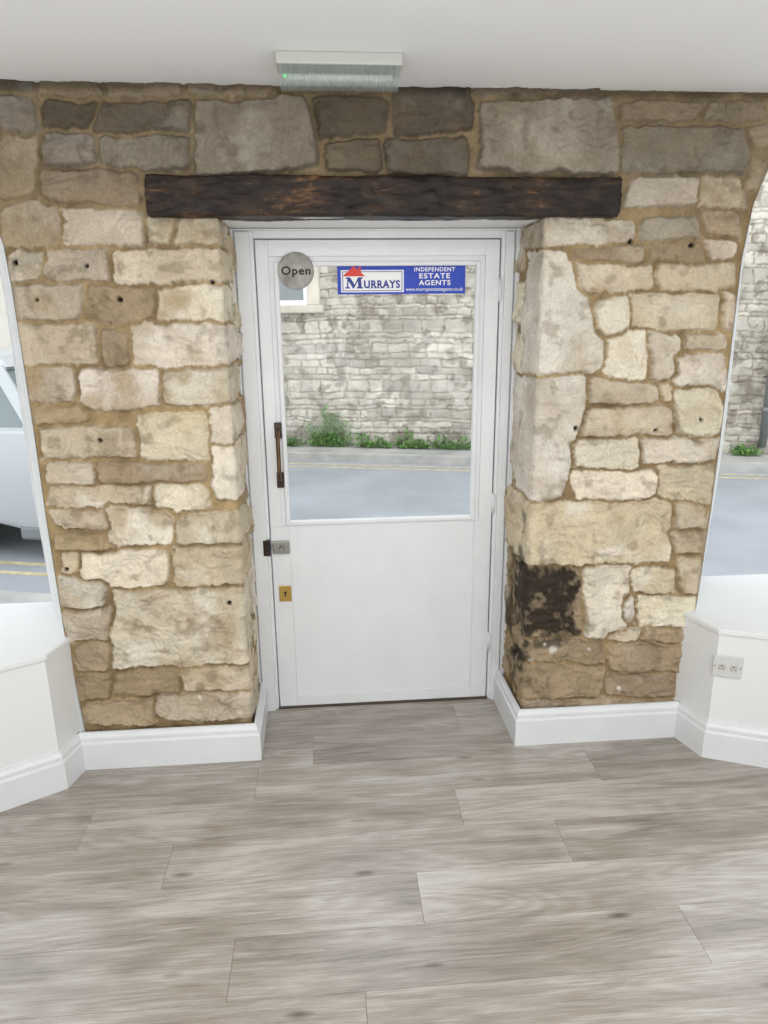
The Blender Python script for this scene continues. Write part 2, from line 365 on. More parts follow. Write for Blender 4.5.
# ---------------------------------------------------------------- materials
M_white=mat("white_gloss_paint",(224,226,228),.35,bump=.12,bscale=30,var=.02,vscale=6)
M_ceil=mat("white_ceiling_paint",(242,243,244),.8,bump=.1,bscale=20)
M_plas=mat("white_plaster",(232,233,232),.7,bump=.25,bscale=18)
M_seat=mat("white_seat_paint",(228,230,230),.4)
M_chrome=mat("brushed_metal",(150,148,142),.35,.8)
M_brass=mat("brass",(190,160,90),.3,1)
M_dark=mat("dark_bronze",(48,38,32),.35,.6)
M_black=mat("black_void",(12,12,12),.6)
M_blue=mat("blue_vinyl",(16,60,180),.5)
M_navy=mat("navy_vinyl",(24,50,140),.5)
M_wv=mat("white_vinyl",(240,240,240),.5)
M_red=mat("red_vinyl",(214,56,44),.5)
t=NT("clear_glass"); tr=t.add("ShaderNodeBsdfTransparent"); gl=t.add("ShaderNodeBsdfGlossy"); gl.inputs["Roughness"].default_value=.02
mx=t.add("ShaderNodeMixShader"); mx.inputs[0].default_value=.012; t.link(tr.outputs[0],mx.inputs[1]); t.link(gl.outputs[0],mx.inputs[2]); t.link(mx.outputs[0],t.out.inputs[0]); M_glass=t.m
# ---------------------------------------------------------------- room shell
YB=-6.0; XL=-2.38; XR=2.85
PW=.19; LEN=1.26
joints={0:-.3,1:G(419,890)[0],2:G(170,858)[0],3:G(456,795)[0],4:G(586,753)[0],5:-.1,6:.5}
Vf=[];Ff=[];Cf=[]
def plank(x0,x1,y0,y1):
    g=.0007; b=len(Vf)
    Vf.extend([(x0+g,y0+g,0),(x1-g,y0+g,0),(x1-g,y1-g,0),(x0+g,y1-g,0),(x0,y0,-.002),(x1,y0,-.002),(x1,y1,-.002),(x0,y1,-.002)])
    Ff.extend([(b,b+1,b+2,b+3),(b+4,b+5,b+1,b),(b+5,b+6,b+2,b+1),(b+6,b+7,b+3,b+2),(b+7,b+4,b,b+3)])
    c=random.random(); o=random.random()
    for i in range(5): Cf.append((c,o,random.random() if i==0 else 0))
k=-27
while -1.04+k*PW<DD+.1:
    y0=-1.04+k*PW; j=joints.get(k,random.uniform(0,LEN)); x=j-LEN*math.ceil((j-XL)/LEN)
    while x<XR:
        if x+LEN>XL-.1: plank(max(x,XL-.1),min(x+LEN,XR+.1),y0,min(y0+PW,DD+.1))
        x+=LEN
    k+=1
t=NT("laminate_oak"); a=t.add("ShaderNodeAttribute",attribute_name="plank"); sp=t.add("ShaderNodeSeparateColor"); t.link(a.outputs["Color"],sp.inputs[0])
tc=t.add("ShaderNodeTexCoord"); cb=t.add("ShaderNodeCombineXYZ")
m1=t.add("ShaderNodeMath",operation='MULTIPLY'); m1.inputs[1].default_value=37; t.link(sp.outputs[1],m1.inputs[0]); t.link(m1.outputs[0],cb.inputs[0]); t.link(m1.outputs[0],cb.inputs[2]); t.link(sp.outputs[0],cb.inputs[1])
va=t.add("ShaderNodeVectorMath",operation='ADD'); t.link(tc.outputs["Object"],va.inputs[0]); t.link(cb.outputs[0],va.inputs[1])
def nz(sx,sy,scale,det,rough=.6,dist=0):
    mp=t.add("ShaderNodeMapping"); mp.inputs["Scale"].default_value=(sx,sy,1); t.link(va.outputs[0],mp.inputs["Vector"])
    n=t.add("ShaderNodeTexNoise"); n.inputs["Scale"].default_value=scale; n.inputs["Detail"].default_value=det; n.inputs["Roughness"].default_value=rough; n.inputs["Distortion"].default_value=dist
    t.link(mp.outputs[0],n.inputs["Vector"]); return n
g1=nz(1,9,2.4,8,.6,.5); g2=nz(1,34,5.5,8,.85,.1); g3=nz(1,2.2,1.8,4,.5,.6)
mpk=t.add("ShaderNodeMapping"); mpk.inputs["Scale"].default_value=(1.3,4.2,1); t.link(va.outputs[0],mpk.inputs["Vector"])
vk=t.add("ShaderNodeTexVoronoi"); vk.inputs["Scale"].default_value=1.8; t.link(mpk.outputs[0],vk.inputs["Vector"])
mk_=t.add("ShaderNodeMapRange"); mk_.inputs["From Min"].default_value=.0; mk_.inputs["From Max"].default_value=.10; mk_.inputs["To Min"].default_value=-.24; mk_.inputs["To Max"].default_value=0; t.link(vk.outputs["Distance"],mk_.inputs["Value"])
gc=nz(1,6,.8,2,.4,.3)
def MA(a_,mul,add_):
    m=t.add("ShaderNodeMath",operation='MULTIPLY_ADD'); t.link(a_,m.inputs[0]); m.inputs[1].default_value=mul
    if isinstance(add_,(int,float)): m.inputs[2].default_value=add_
    else: t.link(add_,m.inputs[2])
    return m.outputs[0]
cs=t.add("ShaderNodeMath",operation='SINE'); t.link(MA(gc.outputs["Fac"],130,0.0),cs.inputs[0])
v=MA(g1.outputs["Fac"],.36,-.14); v=MA(g2.outputs["Fac"],.50,v); v=MA(g3.outputs["Fac"],.34,v); v=MA(cs.outputs[0],.018,v); v=MA(sp.outputs[0],.08,v); v=MA(mk_.outputs[0],1,v)
rp=t.add("ShaderNodeValToRGB"); e=rp.color_ramp.elements; e[0].position=.30; e[0].color=L4((100,91,82)); e[1].position=.68; e[1].color=L4((206,202,196))
e2=e.new(.49); e2.color=L4((158,150,141))
t.link(v,rp.inputs["Fac"]); t.link(rp.outputs["Color"],t.b.inputs["Base Color"])
bp=t.add("ShaderNodeBump"); bp.inputs["Strength"].default_value=.10; bp.inputs["Distance"].default_value=.002; t.link(g2.outputs["Fac"],bp.inputs["Height"]); t.link(bp.outputs["Normal"],t.b.inputs["Normal"])
t.b.inputs["Roughness"].default_value=.24; t.b.inputs["Specular IOR Level"].default_value=.8
M_floor=t.m
fl=mkobj("floor",Vf,Ff,M_floor); at=fl.data.attributes.new("plank",'FLOAT_COLOR','FACE'); 
at.data.foreach_set("color",np.array([(a,b,c,1) for a,b,c in Cf],dtype=np.float32).ravel())
meta(fl,kind="structure",label="grey-brown wood-effect laminate plank floor")
meta(boxes("trim_6",[(XL-.1,XR+.1,YB-.1,DD+.12,-.06,-.003)],M_black,0),kind="structure",label="dark floor underlay beneath the laminate planks")
meta(boxes("ceiling",[(XL-.1,XR+.1,YB-.1,DD+.12,ZC,ZC+.1)],M_ceil,0),kind="structure",label="smooth white painted ceiling")
for nm,b in [("wall_left",(XL-.1,XL,YB,DD+.12,-.06,ZC)),("wall_right",(XR,XR+.1,YB,DD+.12,-.06,ZC)),("wall_back",(XL-.1,XR+.1,YB-.1,YB,-.06,ZC))]:
    meta(boxes(nm,[b],M_plas,0),kind="structure",label="plain white plastered wall")
def reveal(name,E,side,xend,wname,FLR):
    crown=E[-1]; ctr=crown[0]
    pts=[(E[0][0],-.02)]+[tuple(e) for e in E]
    P=[]
    for i in range(len(pts)-1):
        for q in np.linspace(0,1,6)[:-1]: P.append(tuple(np.array(pts[i])*(1-q)+np.array(pts[i+1])*q))
    P.append(pts[-1])
    mir=[(2*ctr-x,z) for x,z in P[::-1][1:]]
    allp=P+[((max(x,xend+.03) if side<0 else min(x,xend-.03)),z) for x,z in mir]
    n=len(allp); V=[];Fc=[]
    def flare(i,amt):
        x,z=allp[i]
        if i>=len(P): amt=.02
        sgn=side if i<len(P) else -side
        kx=ss(0,1,(crown[1]-z)/.35)
        return (x+sgn*amt*float(kx), z+ (0.02*(1-float(kx))))
    for i in range(n):
        x,z=allp[i]; V.append((x,-.004,z)); f2=flare(i,FLR); V.append((f2[0],DD+.0,f2[1])); V.append((f2[0],DD+.12,f2[1]))
    for i in range(n-1):
        for j in range(2): Fc.append((3*i+j,3*i+j+1,3*i+3+j+1,3*i+3+j))
    for i in range(len(P)-1,n-1):
        b=len(V); (x0,z0),(x1,z1)=allp[i],allp[i+1]
        V+= [(x0,-.004,z0),(xend,-.004,z0),(xend,-.004,z1),(x1,-.004,z1)]; Fc.append((b,b+1,b+2,b+3))
    for i in range(n-1):
        b=len(V); f0=flare(i,FLR);f1=flare(i+1,FLR)
        V+= [(f0[0],DD+.12,f0[1]),(f1[0],DD+.12,f1[1]),(f1[0],DD+.12,ZC+.02),(f0[0],DD+.12,ZC+.02)]; Fc.append((b,b+1,b+2,b+3))
    o=mkobj(name,V,Fc,M_plas); meta(o,kind="structure",label="white plastered arched window reveal")
    V=[];Fc=[]
    cx=ctr; czz=1.2
    for i in range(n):
        a=flare(i,FLR); dx,dz=cx-a[0],czz-a[1]; l=math.hypot(dx,dz); 
        ix,iz=a[0]+dx/l*.02,a[1]+dz/l*.02
        V+= [(a[0],DD+.02,a[1]),(ix,DD+.02,iz),(ix,DD+.07,iz),(a[0],DD+.07,a[1])]
    for i in range(n-1):
        for j in range(4): Fc.append((4*i+j,4*i+(j+1)%4,4*i+4+(j+1)%4,4*i+4+j))
    wn=empty(wname,(cx,DD+.04,.53)); meta(wn,kind="structure",label="arched window with slim white frame")
    par(mkobj("frame",V,Fc,M_white),wn)
    gv=[]
    for i in range(n):
        a=flare(i,FLR); gv.append((a[0],DD+.045,a[1]))
    par(mkobj("glass_pane",gv,[tuple(range(n))],M_glass),wn)
reveal("trim_1",EL,-1,XL,"window_1",.16); reveal("trim_2",ER,1,XR,"window_2",.20)
so=boxes("trim_3",[(XLF-.05,XRF+.05,-.012,DD+.12,ZS,ZS+.035)],M_plas,.004); meta(so,kind="structure",label="white plastered soffit above the doorway")
# ---------------------------------------------------------------- lintel beam
bx0,bz1=U(140,174,-.045); bx1,bz0=U(623,216,-.045)
bm=bmesh.new(); bmesh.ops.create_cube(bm,size=1)
bmesh.ops.subdivide_edges(bm,edges=[e for e in bm.edges if abs(e.verts[0].co.x-e.verts[1].co.x)>.5],cuts=220,use_grid_fill=True)
bmesh.ops.subdivide_edges(bm,edges=[e for e in bm.edges if abs(e.verts[0].co.x-e.verts[1].co.x)<1e-6],cuts=14,use_grid_fill=True)
co_=np.array([v.co[:] for v in bm.verts]); bw,bh=bx1-bx0,bz1-bz0
yy=co_[:,1]*.12; zz_=co_[:,2]*bh; xx=co_[:,0]*bw
cor=np.clip((np.abs(co_[:,1])-.42)/.08,0,1)*np.clip((np.abs(co_[:,2])-.42)/.08,0,1)
nA=fbm(xx*1.0+5,zz_*3+yy*3,5,1)-.5; nB=fbm(xx*3,zz_*14+yy*10,9,2)-.5
endd=bw/2-np.abs(xx); er=ss(.018,0,endd)
zz_=zz_*(1-.05*cor)*(1-.05*er**2)+nA*.014*np.sign(co_[:,2])*(np.abs(co_[:,2])>.3)+nB*.005; yy=yy*(1-.08*cor)*(1-.04*er**2)-nB*.014*(co_[:,1]<0)-nA*.012
xx=xx-np.sign(co_[:,0])*(er**2)*(.003*(np.abs(co_[:,2])*2)**3+.014*(fbm(zz_*3+1,yy*3,9,3)))
for v,a,b,c in zip(bm.verts,xx,yy,zz_): v.co=((bx0+bx1)/2+a,.015+b,(bz0+bz1)/2+c)
for f_ in bm.faces: f_.smooth=True
me=bpy.data.meshes.new("lintel_beam"); bm.to_mesh(me); bm.free()
t=NT("dark_oiled_oak"); tc=t.add("ShaderNodeTexCoord"); mp=t.add("ShaderNodeMapping"); mp.inputs["Scale"].default_value=(3.2,8,10); t.link(tc.outputs["Object"],mp.inputs[0])
n=t.add("ShaderNodeTexNoise"); n.inputs["Scale"].default_value=4.2; n.inputs["Detail"].default_value=10; n.inputs["Roughness"].default_value=.72; n.inputs["Distortion"].default_value=.5; t.link(mp.outputs[0],n.inputs["Vector"])
n5=t.add("ShaderNodeTexNoise"); n5.inputs["Scale"].default_value=4.0; n5.inputs["Detail"].default_value=3; t.link(tc.outputs["Object"],n5.inputs["Vector"])
mm5=t.add("ShaderNodeMath",operation='MULTIPLY_ADD'); mm5.inputs[1].default_value=.9; mm5.inputs[2].default_value=-.46; t.link(n5.outputs["Fac"],mm5.inputs[0])
ad=t.add("ShaderNodeMath",operation='ADD'); t.link(n.outputs["Fac"],ad.inputs[0]); t.link(mm5.outputs[0],ad.inputs[1])
rp=t.add("ShaderNodeValToRGB"); e=rp.color_ramp.elements; e[0].position=.42; e[0].color=L4((22,15,11)); e[1].position=.80; e[1].color=L4((140,104,66)); q=e.new(.60); q.color=L4((54,37,25))
t.link(ad.outputs[0],rp.inputs[0]); t.link(rp.outputs[0],t.b.inputs["Base Color"]); t.b.inputs["Roughness"].default_value=.42; t.b.inputs["Specular IOR Level"].default_value=.35
bp=t.add("ShaderNodeBump"); bp.inputs["Strength"].default_value=.8; bp.inputs["Distance"].default_value=.007; t.link(n.outputs["Fac"],bp.inputs["Height"]); t.link(bp.outputs[0],t.b.inputs["Normal"])
me.materials.append(t.m)
lb=link(bpy.data.objects.new("lintel_beam",me)); meta(lb,"dark brown rough-hewn oak lintel beam set in the stone above the doorway","beam")
# ---------------------------------------------------------------- door
YD=DD
dl,dr,dt=XDL,XDR,ZDT
gx0,gz1=U(274,263,YD); gx1,_=U(478,263,YD); _,gz0=U(380,521,YD)
gx1=(gx1+U(474,516,YD)[0])/2; gx0=(gx0+U(288,521,YD)[0])/2
door=empty("door_1",(dl,YD,0)); meta(door,kind="structure",label="white half-glazed wooden door in the stone doorway")
th=.045
boxes("leaf",[(dl,gx0,YD,YD+th,.012,dt),(gx1,dr,YD,YD+th,.012,dt),(gx0,gx1,YD,YD+th,gz1,dt),(gx0,gx1,YD,YD+th,.012,gz0)],M_white,.0015,door)
px0=U(293,600,YD)[0]; px1=U(472,600,YD)[0]; pz0=U(380,690,YD)[1]
boxes("panel_moulding",[(dl,px0,YD-.010,YD,.012,gz0-.01),(px1,dr,YD-.010,YD,.012,gz0-.01),(px0,px1,YD-.010,YD,.012,pz0),(dl,gx0-.022,YD-.010,YD,gz0-.01,dt),(gx1+.022,dr,YD-.010,YD,gz0-.01,dt),(gx0-.022,gx1+.022,YD-.010,YD,gz1+.022,dt)],M_white,.002,door)
b_=.012
boxes("glazing_bead",[(gx0-.004,gx0+b_,YD-.012,YD+.016,gz0-.004,gz1+.004),(gx1-b_,gx1+.004,YD-.012,YD+.016,gz0-.004,gz1+.004),(gx0+b_,gx1-b_,YD-.012,YD+.016,gz1-b_,gz1+.004),(gx0+b_,gx1-b_,YD-.012,YD+.016,gz0-.004,gz0+b_)],M_white,.003,door)
boxes("glass_pane",[(gx0,gx1,YD+.018,YD+.022,gz0,gz1)],M_glass,0,door)
def tube(name,pts,rad,m,parent=None):
    cu=bpy.data.curves.new(name,'CURVE'); cu.dimensions='3D'; s_=cu.splines.new('BEZIER'); s_.bezier_points.add(len(pts)-1)
    for bpnt,q in zip(s_.bezier_points,pts): bpnt.co=q; bpnt.handle_left_type=bpnt.handle_right_type='AUTO'
    cu.bevel_depth=rad; cu.bevel_resolution=4; cu.use_fill_caps=True
    o=bpy.data.objects.new(name,cu); sc.collection.objects.link(o); bpy.context.view_layer.update()
    me=bpy.data.meshes.new_from_object(o.evaluated_get(bpy.context.evaluated_depsgraph_get())); bpy.data.objects.remove(o)
    me.materials.clear(); me.materials.append(m); me.shade_smooth()
    return link(bpy.data.objects.new(name,me))
hx,hz1=U(278,424,YD); hx2,hz0=U(281,485,YD); hx=(hx+hx2)/2
hd=empty("pull_handle",(hx,YD,hz0))
g1_=tube("grip",[(hx,YD-.012,hz1-.02),(hx,YD-.05,hz1-.045),(hx,YD-.055,(hz0+hz1)/2),(hx,YD-.05,hz0+.045),(hx,YD-.012,hz0+.02)],.008,mat("worn_bronze",(96,74,50),.4,.6))
g2_=boxes("backplate",[(hx-.014,hx+.014,YD-.018,YD-.010,hz1-.055,hz1+.008),(hx-.014,hx+.014,YD-.018,YD-.010,hz0-.008,hz0+.055)],M_dark,.003)
for g_ in (g1_,g2_): par(g_,hd)
hd.parent=door; hd.matrix_parent_inverse=Matrix.Translation(-door.location)
lx0,lz1=U(265,541,YD-.02); lx1,lz0=U(290,554,YD-.02)
lk=empty("rim_bolt",(lx0,YD,lz0)); zc_=(lz0+lz1)/2
for o in [boxes("bolt_case",[(lx0+.03,lx1,YD-.026,YD-.010,lz0+.003,lz1-.003)],M_chrome,.004), cyl("turn_knob",((lx0+lx1)/2+.018,YD-.038,zc_),.010,.026,'y',M_chrome,24,.002), boxes("keeper",[(lx0-.008,lx0+.020,YD-.03,YD-.006,lz0-.004,lz1+.004)],M_dark,.003), cyl("bolt_rod",(lx0+.03,YD-.018,zc_),.007,.06,'x',M_chrome,16)]:
    par(o,lk)
lk.parent=door; lk.matrix_parent_inverse=Matrix.Translation(-door.location)
ex0,ez1=U(279,585,YD); ex1,ez0=U(292,600,YD)
es=join("lock_escutcheon",[boxes("a",[(ex0,ex1,YD-.014,YD-.010,ez0,ez1)],M_brass,.0015),cyl("b",((ex0+ex1)/2,YD-.0148,(ez0+ez1)/2+.005),.0055,.002,'y',M_black,16),boxes("c",[((ex0+ex1)/2-.0025,(ex0+ex1)/2+.0025,YD-.0158,YD-.0138,(ez0+ez1)/2-.013,(ez0+ez1)/2+.004)],M_black,0)])
par(es,door)
for hy in (290,502,640):
    hzz=U(495,hy,YD)[1]
    hg=join("hinge",[cyl("a",(dr+.004,YD-.014,hzz),.007,.085,'z',M_white,16,.001),boxes("b",[(dr-.022,dr+.002,YD-.0125,YD-.008,hzz-.04,hzz+.04)],M_white,.001)]); par(hg,door)
boxes("door_sill",[(dl-.01,dr+.01,YD-.012,YD+.1,-.002,.012)],mat("dark_sill",(70,60,52),.6),.002,door)
fr=boxes("trim_4",[(XFL-.01,dl-.005,YD-.012,YD+.1,0,ZS),(dr+.005,XFR+.01,YD-.012,YD+.1,0,ZS),(dl-.005,dr+.005,YD-.012,YD+.1,dt+.005,ZS),
  (XFL+.022,dl-.018,YD-.026,YD-.01,0,ZS-.012),(dr+.018,XFR-.022,YD-.026,YD-.01,0,ZS-.012),(XFL-.005,XFL+.018,YD-.042,YD-.01,0,ZS-.002),(XFR-.018,XFR+.005,YD-.042,YD-.01,0,ZS-.002),(XFL+.018,XFR-.018,YD-.038,YD-.01,dt+.03,ZS-.002)],M_white,.003)
meta(fr,kind="structure",label="white moulded door frame")
# signs
YG=YD+.014
cx_,cz_=U(296,271,YD-.014); rad=abs(U(314,271,YD-.014)[0]-cx_)
og=empty("open_sign",(cx_,YD-.012,cz_)); meta(og,"round brushed metal Open sign fixed to the door glass corner","sign")
par(cyl("disc",(cx_,YD-.0150,cz_),rad,.005,'y',mat("satin_steel",(128,125,119),.38,.6,var=.2,vscale=25),48,.001),og)
par(join("lettering",[text("l","Open",cx_+dx_,YD-.0182-.0001*i_,cz_-.003+dz_,M_black,.104,.037,off=.0,sp=1.14) for i_,(dx_,dz_) in enumerate([(0,0),(.0013,0),(-.0013,0),(0,.0010),(0,-.0010)])]),og)
sx0,sz1=U(337,265,YG); sx1,sz0=U(465,293.5,YG)
wt,ht=sx1-sx0,sz1-sz0; P_=wt/128.
sg=empty("window_sticker",(sx0,YG,sz0)); meta(sg,"blue and white estate agent sticker on the door glass","sign")
par(boxes("sticker_ground",[(sx0,sx1,YG,YG+.0015,sz0,sz1)],M_blue,0),sg)
def PX(a): return sx0+(a-337)*P_
def PZ(a): return sz1-(a-265)*ht/28.5
par(boxes("sticker_panel",[(PX(340.5),PX(403),YG-.0008,YG,PZ(291.5),PZ(270))],M_wv,0),sg)
par(boxes("sticker_border",[(PX(342),PX(401.5),YG-.0012,YG-.0006,PZ(272),PZ(271.3)),(PX(342),PX(401.5),YG-.0012,YG-.0006,PZ(290.4),PZ(289.7)),(PX(342),PX(342.7),YG-.0012,YG-.0006,PZ(290.4),PZ(271.3)),(PX(400.8),PX(401.5),YG-.0012,YG-.0006,PZ(290.4),PZ(271.3))],M_navy,0),sg)
Mp=[(344.5,287.8),(344.5,286.7),(346.2,286.3),(346.8,278.6),(345.2,278.2),(345.2,277),(349.6,277),(354,284),(357.4,277),(362,277),(362,278.2),(360.4,278.6),(360.9,286.3),(362.4,286.7),(362.4,287.8),(355.8,287.8),(355.8,286.7),(357.5,286.3),(357.2,280.6),(353.2,287.8),(352.4,287.8),(347.9,280.6),(347.7,286.3),(349.3,286.7),(349.3,287.8)]
par(mkobj("lettering",[(PX(a),YG-.0014,PZ(b)) for a,b in Mp],[tuple(range(len(Mp)))],M_navy),sg)
par(text("lettering","URRAYS",PX(381.2),YG-.0014,PZ(283.8),M_navy,P_*36,P_*7.6,off=.0018,sp=1.12),sg)
par(boxes("lettering",[(PX(a-1.4),PX(a+1.4),YG-.0016,YG-.0010,PZ(287.7),PZ(287.1)) for a in (369.6,373.4,375.7,379.4,381.9,386.5,391.0)],M_navy,0),sg)
rf=[(342,276),(353.3,266),(358,270),(358,267),(360.4,267),(360.4,272.2),(364.6,276)]
par(mkobj("roof_emblem",[(PX(a),YG-.0018,PZ(b)) for a,b in rf],[tuple(range(len(rf)))],M_red),sg)
for s_,yy_,w_,h_,of_ in [("INDEPENDENT",269.6,41,3.9,.0010),("ESTATE",275.9,31,5.0,.0010),("AGENTS",282.6,32,5.0,.0010),("www.murraysestateagents.co.uk",289.4,58,4.6,.0002)]:
    par(text("lettering",s_,PX(434),YG-.0014,PZ(yy_),M_wv,w_*P_,h_*P_,off=of_,sp=1.15 if s_[0]!='w' else 1.05),sg)
# ---------------------------------------------------------------- skirting
BH=.15
prof=[(0,0),(.022,0),(.022,BH-.042),(.019,BH-.040),(.013,BH-.037),(.013,BH-.030),(.016,BH-.026),(.015,BH-.018),(.009,BH-.008),(.007,BH),(0,BH)]
def skoff(pts,side,name,lab):
    o=sweep(name,pts,prof,M_white,side); meta(o,kind="structure",label=lab); return o
skoff([(-1.02,-.022),(XLF+.016,-.022),(XFL+.018,DD-.03)],1,"baseboard_left","white moulded skirting board along the stone wall")
skoff([(1.45,-.022),(XRF-.016,-.022),(XFR-.018,DD-.03)],-1,"baseboard_right","white moulded skirting board along the stone wall")
# ---------------------------------------------------------------- window seats
ZSEAT=.53
def seat(side,xe,b0,b1,b2):
    pts2=[b0,b1,b2,(xe,b2[1]-.02)]
    poly=pts2+[(xe,DD+.02),(b0[0],DD+.02)]
    wn=empty("window_bench",(b1[0],b1[1],0)); meta(wn,"white painted faceted window bench against the stone pier" if side<0 else "white painted faceted window bench with a socket on its front","bench")
    par(prism("body",poly,0,ZSEAT-.02,M_seat),wn)
    top=[(x-side*.008,y-.008) for (x,y) in pts2]
    par(prism("seat_top",top+[(xe,DD+.02),(b0[0]-side*.008,DD+.02)],ZSEAT-.02,ZSEAT,M_seat,.003),wn)
    par(sweep("skirting",pts2,prof,M_white,1 if side>0 else -1),wn)
R0,R1,R2=G(672,737),G(703,757),G(768,768); L0,L1,L2=G(90,765),G(66,789),G(0,812)
seat(1,XR,(R0[0]+.012,0.02),(R1[0]+.012,R1[1]+.016),(R2[0]+.008,R2[1]+.018))
seat(-1,XL,(L0[0]-.012,0.02),(L1[0]-.012,L1[1]+.016),(L2[0]-.008,L2[1]+.018))
a=np.array((R1[0]+.012,R1[1]+.016)); b=np.array((R2[0]+.008,R2[1]+.018)); dv=(b-a)/np.linalg.norm(b-a)
ang=math.atan2(dv[1],dv[0])
best=min(np.linspace(0,.5,200),key=lambda q: abs(proj(C,(a[0]+dv[0]*q,a[1]+dv[1]*q,.38))[0]-727))
sp_=a+dv*best
zz0=min(np.linspace(.2,.5,200),key=lambda z: abs(proj(C,(sp_[0],sp_[1],z))[1]-666))
so_=empty("wall_socket",(sp_[0],sp_[1],zz0)); so_.rotation_euler=(0,0,ang); meta(so_,"small white twin outlet socket on the window bench front","socket")
def lp(o): o.parent=so_; return o
M_sock=mat("socket_white",(206,206,204),.3); M_gr=mat("socket_grey",(190,189,184),.4)
lp(boxes("face_plate",[(-.050,.050,-.008,0,-.043,.043)],M_sock,.003))
for sxx in (-.020,.020):
    lp(boxes("outlet",[(sxx-.013,sxx+.013,-.0092,-.007,-.016,.010)],M_gr,.001)); lp(boxes("outlet_hole",[(sxx-.003,sxx+.003,-.0098,-.0088,.0,.004),(sxx-.008,sxx-.005,-.0098,-.0088,-.010,-.007),(sxx+.005,sxx+.008,-.0098,-.0088,-.010,-.007)],M_dark,0))
for sxx in (-.043,.043): lp(cyl("plate_screw",(sxx,-.0084,0),.003,.002,'y',M_chrome,12))
# ---------------------------------------------------------------- emergency light
ly0=G(275,50,ZC)[1]; lx0,lx1=G(275,50,ZC)[0],G(403,52,ZC)[0]
q=unp(C,340,92,2,ZC-.07); ly1=min(float(q[1]),-.03)
el=empty("emergency_light",((lx0+lx1)/2,(ly0+ly1)/2,ZC)); meta(el,"white emergency bulkhead light with ribbed clear cover on the ceiling","light fitting")
par(boxes("base",[(lx0,lx1,ly0,ly1,ZC-.030,ZC)],mat("fitting_white",(196,196,190),.4),.004),el)
t=NT("ribbed_cover"); t.b.inputs["Base Color"].default_value=L4((176,186,182)); t.b.inputs["Roughness"].default_value=.12; t.b.inputs["Alpha"].default_value=.48; M_cov=t.m
Vc=[];Fc=[];nn=70; prof2=[]
for i in range(13):
    a_=math.pi*i/12; prof2.append((math.cos(a_),math.sin(a_)))
for i in range(nn+1):
    x=lx0+.008+(lx1-lx0-.016)*i/nn; k_=1 if i%2 else .94
    for (cy,sz_) in prof2:
        yy_=(ly0+ly1)/2+math.copysign(abs(cy)**.5,cy)*(ly1-ly0)/2*.94*k_; z_=ZC-.028-abs(sz_)**.5*.050*k_
        Vc.append((x,yy_,z_))
for i in range(nn):
    for j in range(12): Fc.append((i*13+j,i*13+j+1,(i+1)*13+j+1,(i+1)*13+j))
Fc.append(tuple(range(13)));Fc.append(tuple(nn*13+j for j in range(13)))
par(mkobj("diffuser_cover",Vc,Fc,M_cov),el)
par(cyl("tube_lamp",((lx0+lx1)/2,ly0+.036,ZC-.052),.009,(lx1-lx0)*.85,'x',mat("tube_white",(250,250,250),.3),16),el)
par(boxes("reflector",[(lx0+.014,lx1-.014,ly0+.010,ly1-.010,ZC-.036,ZC-.029)],mat("reflector_grey",(104,110,108),.4,.3),.001),el)
par(cyl("indicator_lamp",(lx0+.022,ly0+.015,ZC-.055),.004,.006,'z',mat("green_led",(60,200,90),.4,emis=(60,220,100),estr=1.6),16),el)
# ---------------------------------------------------------------- outside
ZR=-.15
ga=G(300,461,ZR); gb=G(745,472,ZR)
w0=unp(C,300,441,2,ZR+.1); w1=unp(C,745,457,2,ZR+.1)
ndir=np.array([gb[0]-ga[0],gb[1]-ga[1]]); ndir/=np.linalg.norm(ndir); nn_=np.array([-ndir[1],ndir[0]])
ANG=math.atan2(ndir[1],ndir[0]); orig=np.array(ga)
wd=((w0[:2]-orig)@nn_+(w1[:2]-orig)@nn_)/2
near=np.array(G(25,571,ZR)); NW=(near-orig)@nn_
def O(a,b,z=0): v=orig+ndir*a+nn_*b; return (float(v[0]),float(v[1]),z)
M_road=mat("asphalt",(154,158,163),.85,bump=.5,bscale=120,var=.08,vscale=1.5)
M_pav=mat("pavement",(170,168,164),.85,bump=.4,bscale=60,var=.12,vscale=3)
M_yel=mat("road_yellow",(190,178,142),.8,var=.15,vscale=12)
def slab(name,a0,a1,b0,b1,z0,z1,m,bev=0): 
    pts=[O(a0,b0)[:2],O(a1,b0)[:2],O(a1,b1)[:2],O(a0,b1)[:2]]
    return prism(name,pts,z0,z1,m,bev)
meta(slab("road",-30,30,NW-.5,0,ZR-.1,ZR,M_road),"grey asphalt road outside the door","road")
meta(slab("pavement",-30,30,.121,wd-.03,ZR-.1,ZR+.10,M_pav),"narrow grey pavement along the stone building opposite","pavement")
meta(slab("kerb",-30,30,0.001,.12,ZR-.1,ZR+.10,mat("kerb_stone",(180,178,172),.8,var=.1,vscale=5),.008),"pale concrete kerb edging the pavement opposite","kerb")
for bb,nm in [(-.16,"yellow_line"),(-.34,"yellow_line"),(NW-.05,"yellow_line"),(NW+.14,"yellow_line")]:
    meta(slab(nm,-25,25,bb-.03,bb+.03,ZR+.0005,ZR+.003,M_yel),"painted yellow no-parking line along the road edge","road marking",group="double yellow lines")
a0=O(-14,NW-.51); a1=O(2.2,NW-.51)
nb=prism("near_pavement",[(-12,DD+.13),(min(a1[0],3),DD+.13),(a1[0],max(a1[1],DD+.14)),(a0[0],a0[1])],ZR-.1,ZR+.06,M_pav); meta(nb,"grey pavement strip beside the building","pavement")
FW0,FW1,FH=-4.2,16.0,5.6; rs=.012
fx=np.arange(FW0,9.5,rs); fz=np.arange(0,FH*.86,rs); A,B=np.meshgrid(fx,fz)
